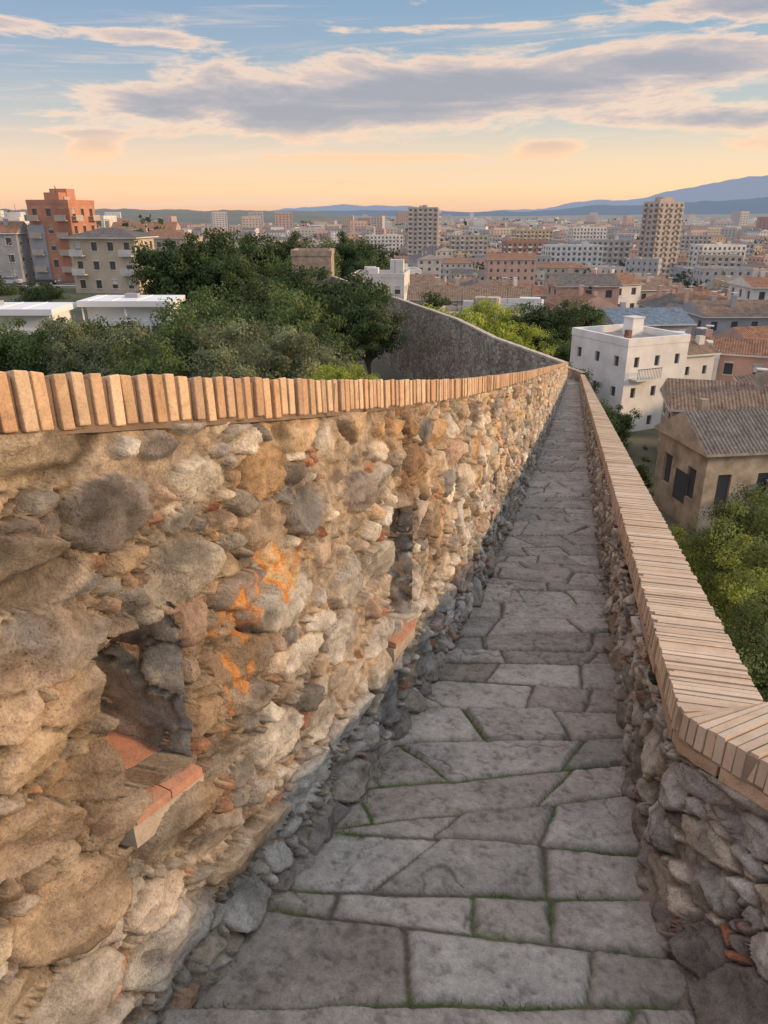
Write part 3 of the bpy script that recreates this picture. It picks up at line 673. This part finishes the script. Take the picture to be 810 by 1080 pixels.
# --- town fabric (shared meshes)
R=random.Random(99)
protoB=[];protoC=[]
for i in range(9):
    w=R.uniform(8,14); d=R.uniform(7,10); f=R.choice([2,2,3]); h=f*2.9
    protoB.append(bld(w,d,h,f,int(w//2.8),int(d//3),R.choice(['gable','gable','hip','flat']),rh=R.uniform(1.2,1.9),seed=i+200,wfrac=.32,ridge='x',chim=2))
for i in range(10):
    w=R.uniform(14,27); d=R.uniform(11,15); f=R.choice([3,4,4,5,6]); h=f*3.1
    protoC.append(bld(w,d,h,f,int(w//3),int(d//3.4),['flat','gable','hip','gable','flat','hip','flat','gable','flat','gable'][i],rh=2.2,seed=i+300,wfrac=.34,balc=R.choice([None,2,3]),tall=1.3,chim=3))
def variants(protos,k):
    out=[]
    for mb in protos:
        for j in range(k): out.append(mb.mesh('town_building_mesh',[R.choice(WM+[WM[4],WM[1]]),glass,R.choice([T1,T1,T2,T3]),R.choice([trim,WM[7],WM[6]])]))
    return out
VB=variants(protoB,3); VC=variants(protoC,4)
for me in VC+VB:
    flatroof=not any(True for p_ in me.polygons if p_.material_index==2 and abs(p_.normal.z)<.99)
    if flatroof: me.materials[2]=R.choice([FR,WM[7],WM[5]])
occ=[]
def free(x,y,r):
    for (a,c,q) in occ:
        if (a-x)**2+(c-y)**2<(q+r)**2: return False
    return True
for ob in COL.objects:
    if any(k in ob.name for k in ('house','villa','tower','apartment')): 
        occ.append((ob.location.x,ob.location.y,7 if ob.location.y<300 else 13))
occ.append((-12,134,7))
n=0
for k in range(5000):
    y=R.uniform(105,270); x=R.uniform(-.0,.75)*y
    if x<6 and y<170: continue
    if x<.08*y+4 and y<150: continue
    r=6
    if free(x,y,r):
        occ.append((x,y,r)); inst('town_house',R.choice(VB),(x,y,float(zg(x,y))+R.uniform(-.3,1.2)),math.radians(R.choice([0,90,8,-12,98,25])+R.uniform(-5,5))); n+=1
for k in range(9000):
    y=270*math.exp(R.random()*1.25); x=R.uniform(-.56,.72)*y
    r=11.5
    if free(x,y,r):
        if vn(x/70,y/70,5)>.80: continue
        s_=R.uniform(.8,1.1)
        occ.append((x,y,r)); inst('apartment_building' if y>380 else 'town_house',R.choice(VC if y>330 else VB+VC[:12]),(x,y,float(zg(x,y))-.2-R.uniform(0,3)),math.radians(R.choice([0,90,15,-20,105])+R.uniform(-12,12)),(s_,s_,1)); n+=1
print('buildings',n)
HB=MB()
for k in range(4200):
    y=920*math.exp(R.random()**.9*1.35); x=R.uniform(-.58,.75)*y
    if x<-.1*y and y>1650: continue
    if vn(x/260,y/260,15)>.72: continue
    w=R.uniform(10,30)/2; d=R.uniform(9,15)/2; h=R.choice([6,8,9,12,14,17,20])*(1 if R.random()>.03 else 1.9); t=R.uniform(-.5,.5)
    z=float(zg(x,y)); c_,s_=math.cos(t),math.sin(t)
    P=[(x+a*c_-b_*s_,y+a*s_+b_*c_) for a,b_ in ((-w,-d),(w,-d),(w,d),(-w,d))]
    mi=R.choice([0,0,1,1,2,3,4,4,5,6,7,7,6,5]); rm=R.choice([8,8,9])
    n0=len(HB.f); HB.hexa([(p[0],p[1],z-3) for p in P]+[(p[0],p[1],z+h) for p in P],mi); HB.m[n0+1]=rm
    if y<1900:
        fx,fy=s_*.15,-c_*.15
        for lvl in range(1,int(h//3)):
            nb=int(w*2/4)
            for q_ in range(nb):
                a0=(q_+.3)/nb; a1=(q_+.7)/nb; A=P[0];B_=P[1]
                HB.q([(A[0]+(B_[0]-A[0])*a0+fx,A[1]+(B_[1]-A[1])*a0+fy,z+lvl*3+.9),(A[0]+(B_[0]-A[0])*a1+fx,A[1]+(B_[1]-A[1])*a1+fy,z+lvl*3+.9),
                      (A[0]+(B_[0]-A[0])*a1+fx,A[1]+(B_[1]-A[1])*a1+fy,z+lvl*3+2.1),(A[0]+(B_[0]-A[0])*a0+fx,A[1]+(B_[1]-A[1])*a0+fy,z+lvl*3+2.1)],10)
HB.obj('distant_city',WM+[T1,FR,glass])
# ------------------------------------------------------------ trees
def leafmat(name):
    m,nt,b,o=newmat(name); a=nt.nodes.new('ShaderNodeAttribute'); a.attribute_name='Col'
    nt.links.new(a.outputs['Color'],b.inputs['Base Color']); b.inputs['Roughness'].default_value=.6; b.inputs['Specular IOR Level'].default_value=.3
    tr=nt.nodes.new('ShaderNodeBsdfTranslucent'); nt.links.new(a.outputs['Color'],tr.inputs[0])
    mx=nt.nodes.new('ShaderNodeMixShader'); mx.inputs[0].default_value=.4
    nt.links.new(b.outputs[0],mx.inputs[1]); nt.links.new(tr.outputs[0],mx.inputs[2]); nt.links.new(mx.outputs[0],o.inputs[0])
    return m
LM=leafmat('leaves'); BK=plain('bark',(.10,.08,.06),.95,.3,6)
def tree_mesh(name,R,V,th,nc,nl,leaf,col,seed,spread=.26,conic=0,tone=.35):
    g=np.random.default_rng(seed)
    d=g.normal(size=(nc,3)); d/=np.linalg.norm(d,axis=1)[:,None]
    lump=.78+.5*(g.random(nc)-.3)
    rad=(g.random(nc)**.45)*lump
    C=d*rad[:,None]*np.array([R,R,V])
    if conic:
        k=1-conic*(C[:,2]/V+1)/2; C[:,0]*=k; C[:,1]*=k
    cr=R*spread*g.uniform(.6,1.3,nc)
    ct=g.uniform(1-tone,1+tone,nc)
    L=g.normal(size=(nc,nl,3)); L/=np.linalg.norm(L,axis=2)[...,None]
    L*= (g.random((nc,nl,1))**.5)*cr[:,None,None]; L[...,2]*=.75
    P=(C[:,None,:]+L).reshape(-1,3); P[:,2]+=th+V
    n=len(P); out=L.reshape(-1,3)+.35*P*np.array([1,1,0])+g.normal(size=(n,3))*.5*R*spread+np.array([0,0,.3*R*spread])
    out/=np.linalg.norm(out,axis=1)[:,None]
    t=np.cross(out,g.normal(size=(n,3))); t/=np.linalg.norm(t,axis=1)[:,None]+1e-9; bt=np.cross(out,t)
    s=leaf*g.uniform(.6,1.3,n)[:,None]
    Vv=np.stack([P-t*s,P+bt*s*.55,P+t*s,P-bt*s*.55],1).reshape(-1,3)
    c=np.array(col)[None,:]*(np.repeat(ct,nl)*g.uniform(.7,1.3,n))[:,None]
    c=c*(1+.35*g.random((n,1))*np.array([[1.2,.6,0]]))
    cv=np.repeat(c,4,0)
    mb=MB(); mb.cyl((0,0,-3),(0,0,th+V*.5),R*.07,R*.035,8)
    for k in range(min(nc,12)):
        p=C[k]+np.array([0,0,th+V]); z0=th*.6+V*.5*g.random(); mb.cyl((0,0,z0),tuple(p),R*.03,R*.008,5)
    nb=len(mb.v); allv=mb.v+Vv.tolist(); fa=mb.f+(np.arange(n*4).reshape(-1,4)+nb).tolist()
    me=bpy.data.meshes.new(name); me.from_pydata(allv,[],fa); me.materials.append(BK); me.materials.append(LM)
    me.polygons.foreach_set('material_index',[0]*len(mb.f)+[1]*n)
    ca=me.color_attributes.new('Col','FLOAT_COLOR','POINT')
    cc=np.ones((len(allv),4),np.float32); cc[nb:,:3]=np.clip(cv,0,1); ca.data.foreach_set('color',cc.ravel())
    return me
DK=(.060,.100,.038); MD=(.105,.160,.058); LT=(.30,.38,.07); OL=(.17,.21,.12)
TM={'dk':[tree_mesh('tree_dark_%d'%i,4,3.6,2.5,95,150,.15,DK,100+i) for i in range(2)],
    'md':[tree_mesh('tree_mid_%d'%i,4,3.6,2.5,95,150,.14,MD,110+i) for i in range(2)],
    'ol':[tree_mesh('tree_olive_%d'%i,4,3.4,2.2,110,160,.12,OL,120+i) for i in range(2)],
    'lt':[tree_mesh('tree_light_%d'%i,4,3.4,2.5,70,130,.14,LT,130+i) for i in range(2)]}
def tree(kind,x,y,top,r,i=0,name=None,vs=1.0):
    me=TM[kind][i%len(TM[kind])]; s=r/4; sz=s*vs; H=(2.5+7.2+.5)*sz
    inst(name or {'dk':'oak_tree','md':'plane_tree','ol':'olive_tree','lt':'acacia_tree'}[kind],me,(x,y,top-H),R.uniform(0,6.28),(s,s,sz))
LT_=[('md',-29.5,60,-6.8,3.4),('ol',-23.8,58,-6.3,3.2),('dk',-26.5,66,-8.0,4),('ol',-17.6,50,-5.8,3.1),('md',-13.6,55,-5.2,3.6),('dk',-21,60,-7.4,3.6),('md',-34,62,-7.6,3.6),('dk',-37,60,-9.0,4),
 ('dk',-29,108,-1.9,6.2),('dk',-24.5,112,-1.6,6.2),('dk',-20.5,106,-4.0,4.4),('md',-8.8,72,-5.4,4.8),('dk',-5.2,88,-5.0,5.8),('dk',-1.6,80,-7.4,4.0),('ol',-10.6,50,-5.3,3.3),('dk',-13.2,50,-7.0,3.2),('ol',-6.2,46,-5.2,3.0),
 ('dk',-8.5,55,-7.0,3.6),('ol',-3.9,50,-7.2,2.6),('lt',-2.7,39,-6.7,1.7),('lt',-1.3,38,-7.1,1.4),('dk',-17,66,-7.2,4.2),('dk',-17,82,-6.8,5),('dk',-11.5,96,-5.6,5),('md',-21,88,-6.8,5),('ol',-8.9,41,-5.9,2.4),('md',-13.8,43,-6.3,2.5),('dk',-4.8,60,-8.0,3),
 ('dk',-12,66,-6.6,4.2),('md',-17,74,-6.6,4.6),('dk',-13,84,-6.0,4.6),
 ('dk',-27,165,-3.4,7),('dk',-21,172,-3.0,7),('md',-14,168,-4.2,6),('dk',-8,178,-3.2,6.5),('dk',-2,172,-5.8,5),('dk',-34,172,-4.4,7),('md',-18,150,-7.0,5),('dk',-4,150,-6.6,4),
 ('lt',8.5,88,-8.5,4.6),('lt',11.6,92,-9.0,4.2),('lt',5.2,98,-9.3,3.6),('lt',14.8,95,-10.6,3.6),('md',17.5,100,-10.8,3.8),('lt',16,84,-11.3,3),('dk',19.5,96,-10.2,3.6),
 ('dk',24,96,-9.6,4),('md',21.5,88,-12.0,3.6),('md',26.5,102,-10.4,4),('md',18.5,72,-13.2,2.6),('md',21,66,-15.5,2.4),('lt',17,64,-15.5,2.2),('dk',17.5,56,-15.8,1.8),('md',36,97,-15.2,2.6),('dk',29,120,-13,3.5),('md',45,120,-13.5,4),('lt',33.5,72,-17,2.0),
 ('md',-34,118,-8,4),('dk',-53,118,-9,4),('dk',-62,125,-9.4,4),('md',-74,128,-9,4.2),('dk',-37,150,-5.4,5),('md',-90,145,-6,5),('lt',30,66,-17,1.8),('md',60,110,-14,4),('dk',50,140,-15,4),('md',22,135,-13.5,3.5),('dk',8,118,-11,3.5)]
for i,t in enumerate(LT_): tree(*t,i=i)
near=[tree_mesh('near_tree_%d'%i,2.6,2.6,2.0,150,260,.05,c,140+i,.19,tone=.5) for i,c in enumerate([(.13,.18,.06),(.21,.27,.07),(.095,.14,.055)])]
for i,(x,y,top,r,k) in enumerate([(8.4,15.5,-6.9,2.2,1),(10.4,18,-6.6,2.6,0),(12.8,22.5,-7.6,2.7,2),(9.6,22,-9.4,2.0,1),(8.2,19,-9.0,1.7,1),(11.6,28,-12.1,1.8,1),(16,29,-10.8,2.4,2),(7.2,12,-6.3,1.8,2),(16.5,25,-8.4,3,0),(14,35,-15.0,1.9,1),(12.2,32,-13.9,1.6,0),(19,38,-15.6,2.0,2),(11,15,-7.0,2.5,0)]):
    s=r/2.6; H=(2+5.2+.4)*s; inst('hillside_tree',near[k],(x,y,top-H),R.uniform(0,6),(s,s,s))
cyp=tree_mesh('cypress_mesh',1.1,3.4,.6,90,140,.07,(.05,.08,.035),150,.28,conic=.75)
for (x,y,top,s) in [(15.2,41,-12.2,.85),(-16,150,-5,1.6),(35,130,-11,1.5),(33.5,131,-11.6,1.4)]: inst('cypress_tree',cyp,(x,y,top-7.6*s),0,(s,s,s))
g=np.random.default_rng(5); V=[];C=[]
for k in range(1400):
    y=200*math.exp(g.random()*2.6); x=g.uniform(-.6,.75)*y
    if y<330 and x>.1*y and g.random()<.6: continue
    r=g.uniform(2.5,6)*(1+y/2500); n=70 if y<800 else 26
    z=float(zg(x,y))+r*.9
    for q_ in range(1 if y<500 else 2):
        cx=x+g.normal()*r; P=np.array([cx,y,z])+g.normal(size=(n,3))*np.array([r,r,r*.8])*.5
        t=g.normal(size=(n,3)); t/=np.linalg.norm(t,axis=1)[:,None]; b_=np.cross(t,g.normal(size=(n,3))); b_/=np.linalg.norm(b_,axis=1)[:,None]
        s=r*.2*(1 if n==70 else 1.7)
        V.append(np.stack([P-t*s,P+b_*s*.7,P+t*s,P-b_*s*.7],1).reshape(-1,3))
        hz=1-math.exp(-y/5200); cc=np.array((.06,.09,.04))*g.uniform(.7,1.3)*(1-hz)+np.array((.20,.21,.22))*hz  # distance haze painted into the leaf colour
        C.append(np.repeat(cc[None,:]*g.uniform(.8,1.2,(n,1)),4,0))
V=np.concatenate(V);C=np.concatenate(C)
me=bpy.data.meshes.new('distant_trees'); me.from_pydata(V.tolist(),[],np.arange(len(V)).reshape(-1,4).tolist()); me.materials.append(LM)
ca=me.color_attributes.new('Col','FLOAT_COLOR','POINT'); ca.data.foreach_set('color',np.concatenate([C,np.ones((len(C),1))],1).astype(np.float32).ravel())
link(bpy.data.objects.new('distant_trees',me))
# ------------------------------------------------------------ world
w=bpy.data.worlds.new('World'); sc.world=w; w.use_nodes=True; nt=w.node_tree; nt.nodes.clear()
SUN=Vector((.95,-.10,math.tan(math.radians(15)))).normalized()
sky=nt.nodes.new('ShaderNodeTexSky'); sky.sky_type='NISHITA'; sky.sun_disc=False; sky.sun_elevation=math.radians(15); sky.sun_rotation=math.atan2(SUN.x,SUN.y)
tc=nt.nodes.new('ShaderNodeTexCoord'); sx=nt.nodes.new('ShaderNodeSeparateXYZ'); nt.links.new(tc.outputs['Generated'],sx.inputs[0])
X,Y,Z=sx.outputs; az=M(nt,'ARCTAN2',X,Y)
el=M(nt,'MAXIMUM',Z,0.0)
base=RAMP(nt,el,[(0,(.86,.53,.35)),(.025,(.97,.67,.39)),(.06,(.86,.66,.45)),(.10,(.56,.56,.51)),(.15,(.34,.44,.51)),(.22,(.24,.37,.51)),(.4,(.58,.65,.74)),(1,(1.0,1.07,1.17))])  # upper stops, out of view overhead, brightened to add ambient fill
base=MIX(nt,M(nt,'MULTIPLY',M(nt,'SUBTRACT',.3,az),.9),base,MIX(nt,1,base,(.98,.90,.97,1),'MULTIPLY'))
def comb(a,b_,c_=0.0):
    n=nt.nodes.new('ShaderNodeCombineXYZ'); S(nt,n.inputs[0],a);S(nt,n.inputs[1],b_);S(nt,n.inputs[2],c_); return n.outputs[0]
def gauss(ex,c0,wd):
    t=M(nt,'DIVIDE',M(nt,'SUBTRACT',ex,c0),wd); return M(nt,'EXPONENT',M(nt,'MULTIPLY',M(nt,'MULTIPLY',t,t),-1.0))
n1=NOISE(nt,comb(M(nt,'MULTIPLY',az,3.6),M(nt,'MULTIPLY',el,20.)),1.0,10,.62,.7)
n3=NOISE(nt,comb(M(nt,'MULTIPLY',az,16.),M(nt,'MULTIPLY',el,60.),7.),1.0,9,.68,.4)
n2=NOISE(nt,comb(M(nt,'MULTIPLY',az,3.0),M(nt,'MULTIPLY',M(nt,'ADD',el,M(nt,'MULTIPLY',az,-.05)),60.),4.),1.0,8,.62,.8)
el0=M(nt,'ADD',.126,M(nt,'MULTIPLY',az,.055))
aa=M(nt,'ABSOLUTE',M(nt,'SUBTRACT',az,.03)); taper=M(nt,'SUBTRACT',1.0,M(nt,'POWER',M(nt,'MULTIPLY',aa,1.95),2.6))
taper=M(nt,'MAXIMUM',taper,0.02)
g1=M(nt,'MULTIPLY',gauss(el,el0,M(nt,'MULTIPLY',taper,.040)),taper)
def blob(az0,e0,wa,we,amp): return M(nt,'MULTIPLY',M(nt,'MULTIPLY',gauss(az,az0,wa),gauss(el,e0,we)),amp)
bl=[blob(-.335,.070,.035,.012,.54),blob(.20,.072,.045,.010,.52),blob(.42,.205,.14,.016,.40),blob(.40,.095,.14,.012,.42),blob(-.42,.185,.08,.009,.34),blob(-.25,.178,.08,.008,.34),blob(.0,.062,.2,.005,.30),blob(.45,.07,.08,.01,.34),blob(-.2,.035,.3,.006,.26),blob(.15,.195,.2,.007,.18),blob(-.38,.085,.1,.006,.22)]
gs=M(nt,'MULTIPLY',g1,.50)
for q_ in bl: gs=M(nt,'ADD',gs,q_)
hi=M(nt,'MULTIPLY',M(nt,'SUBTRACT',1.0,gauss(el,.0,.3)),.06)
dens=M(nt,'ADD',M(nt,'ADD',M(nt,'ADD',n1,gs),hi),M(nt,'MULTIPLY',M(nt,'SUBTRACT',n3,.5),.32))
alpha=RAMP(nt,dens,[(.63,(0,0,0)),(.76,(.96,.96,.96))],'EASE')
colr=RAMP(nt,dens,[(.62,(1.0,.74,.50)),(.72,(.92,.66,.49)),(.81,(.60,.49,.46)),(.90,(.42,.39,.42)),(1.0,(.35,.345,.39))])
low=RAMP(nt,el,[(.060,(1,1,1)),(.095,(0,0,0))])
colr=MIX(nt,low,colr,(1.0,.62,.38,1))
wisp=RAMP(nt,n2,[(.50,(0,0,0)),(.72,(.5,.5,.5))],'EASE')
c=MIX(nt,wisp,base,(.86,.66,.54,1))
c=MIX(nt,alpha,c,colr)
c=MIX(nt,1.0,c,MIX(nt,1.0,sky.outputs[0],(.02,.02,.02,1),'MULTIPLY'),'ADD')
bg=nt.nodes.new('ShaderNodeBackground'); nt.links.new(c,bg.inputs[0]); bg.inputs[1].default_value=1.0
wo=nt.nodes.new('ShaderNodeOutputWorld'); nt.links.new(bg.outputs[0],wo.inputs[0])
sl=bpy.data.lights.new('sun','SUN'); sl.energy=3.4; sl.angle=math.radians(7); sl.color=(1,.65,.36)
so=bpy.data.objects.new('sun',sl); so.rotation_euler=SUN.to_track_quat('Z','Y').to_euler(); link(so)
cam=bpy.data.cameras.new('camera'); co=bpy.data.objects.new('camera',cam); link(co)
co.location=(0,0,0); co.rotation_euler=(math.radians(90-22),0,0)
cam.sensor_fit='VERTICAL'; cam.sensor_height=36; cam.lens=26.0; cam.clip_start=.05; cam.clip_end=80000
sc.camera=co
sc.view_settings.view_transform='Standard'; sc.view_settings.look='None'; sc.view_settings.exposure=0
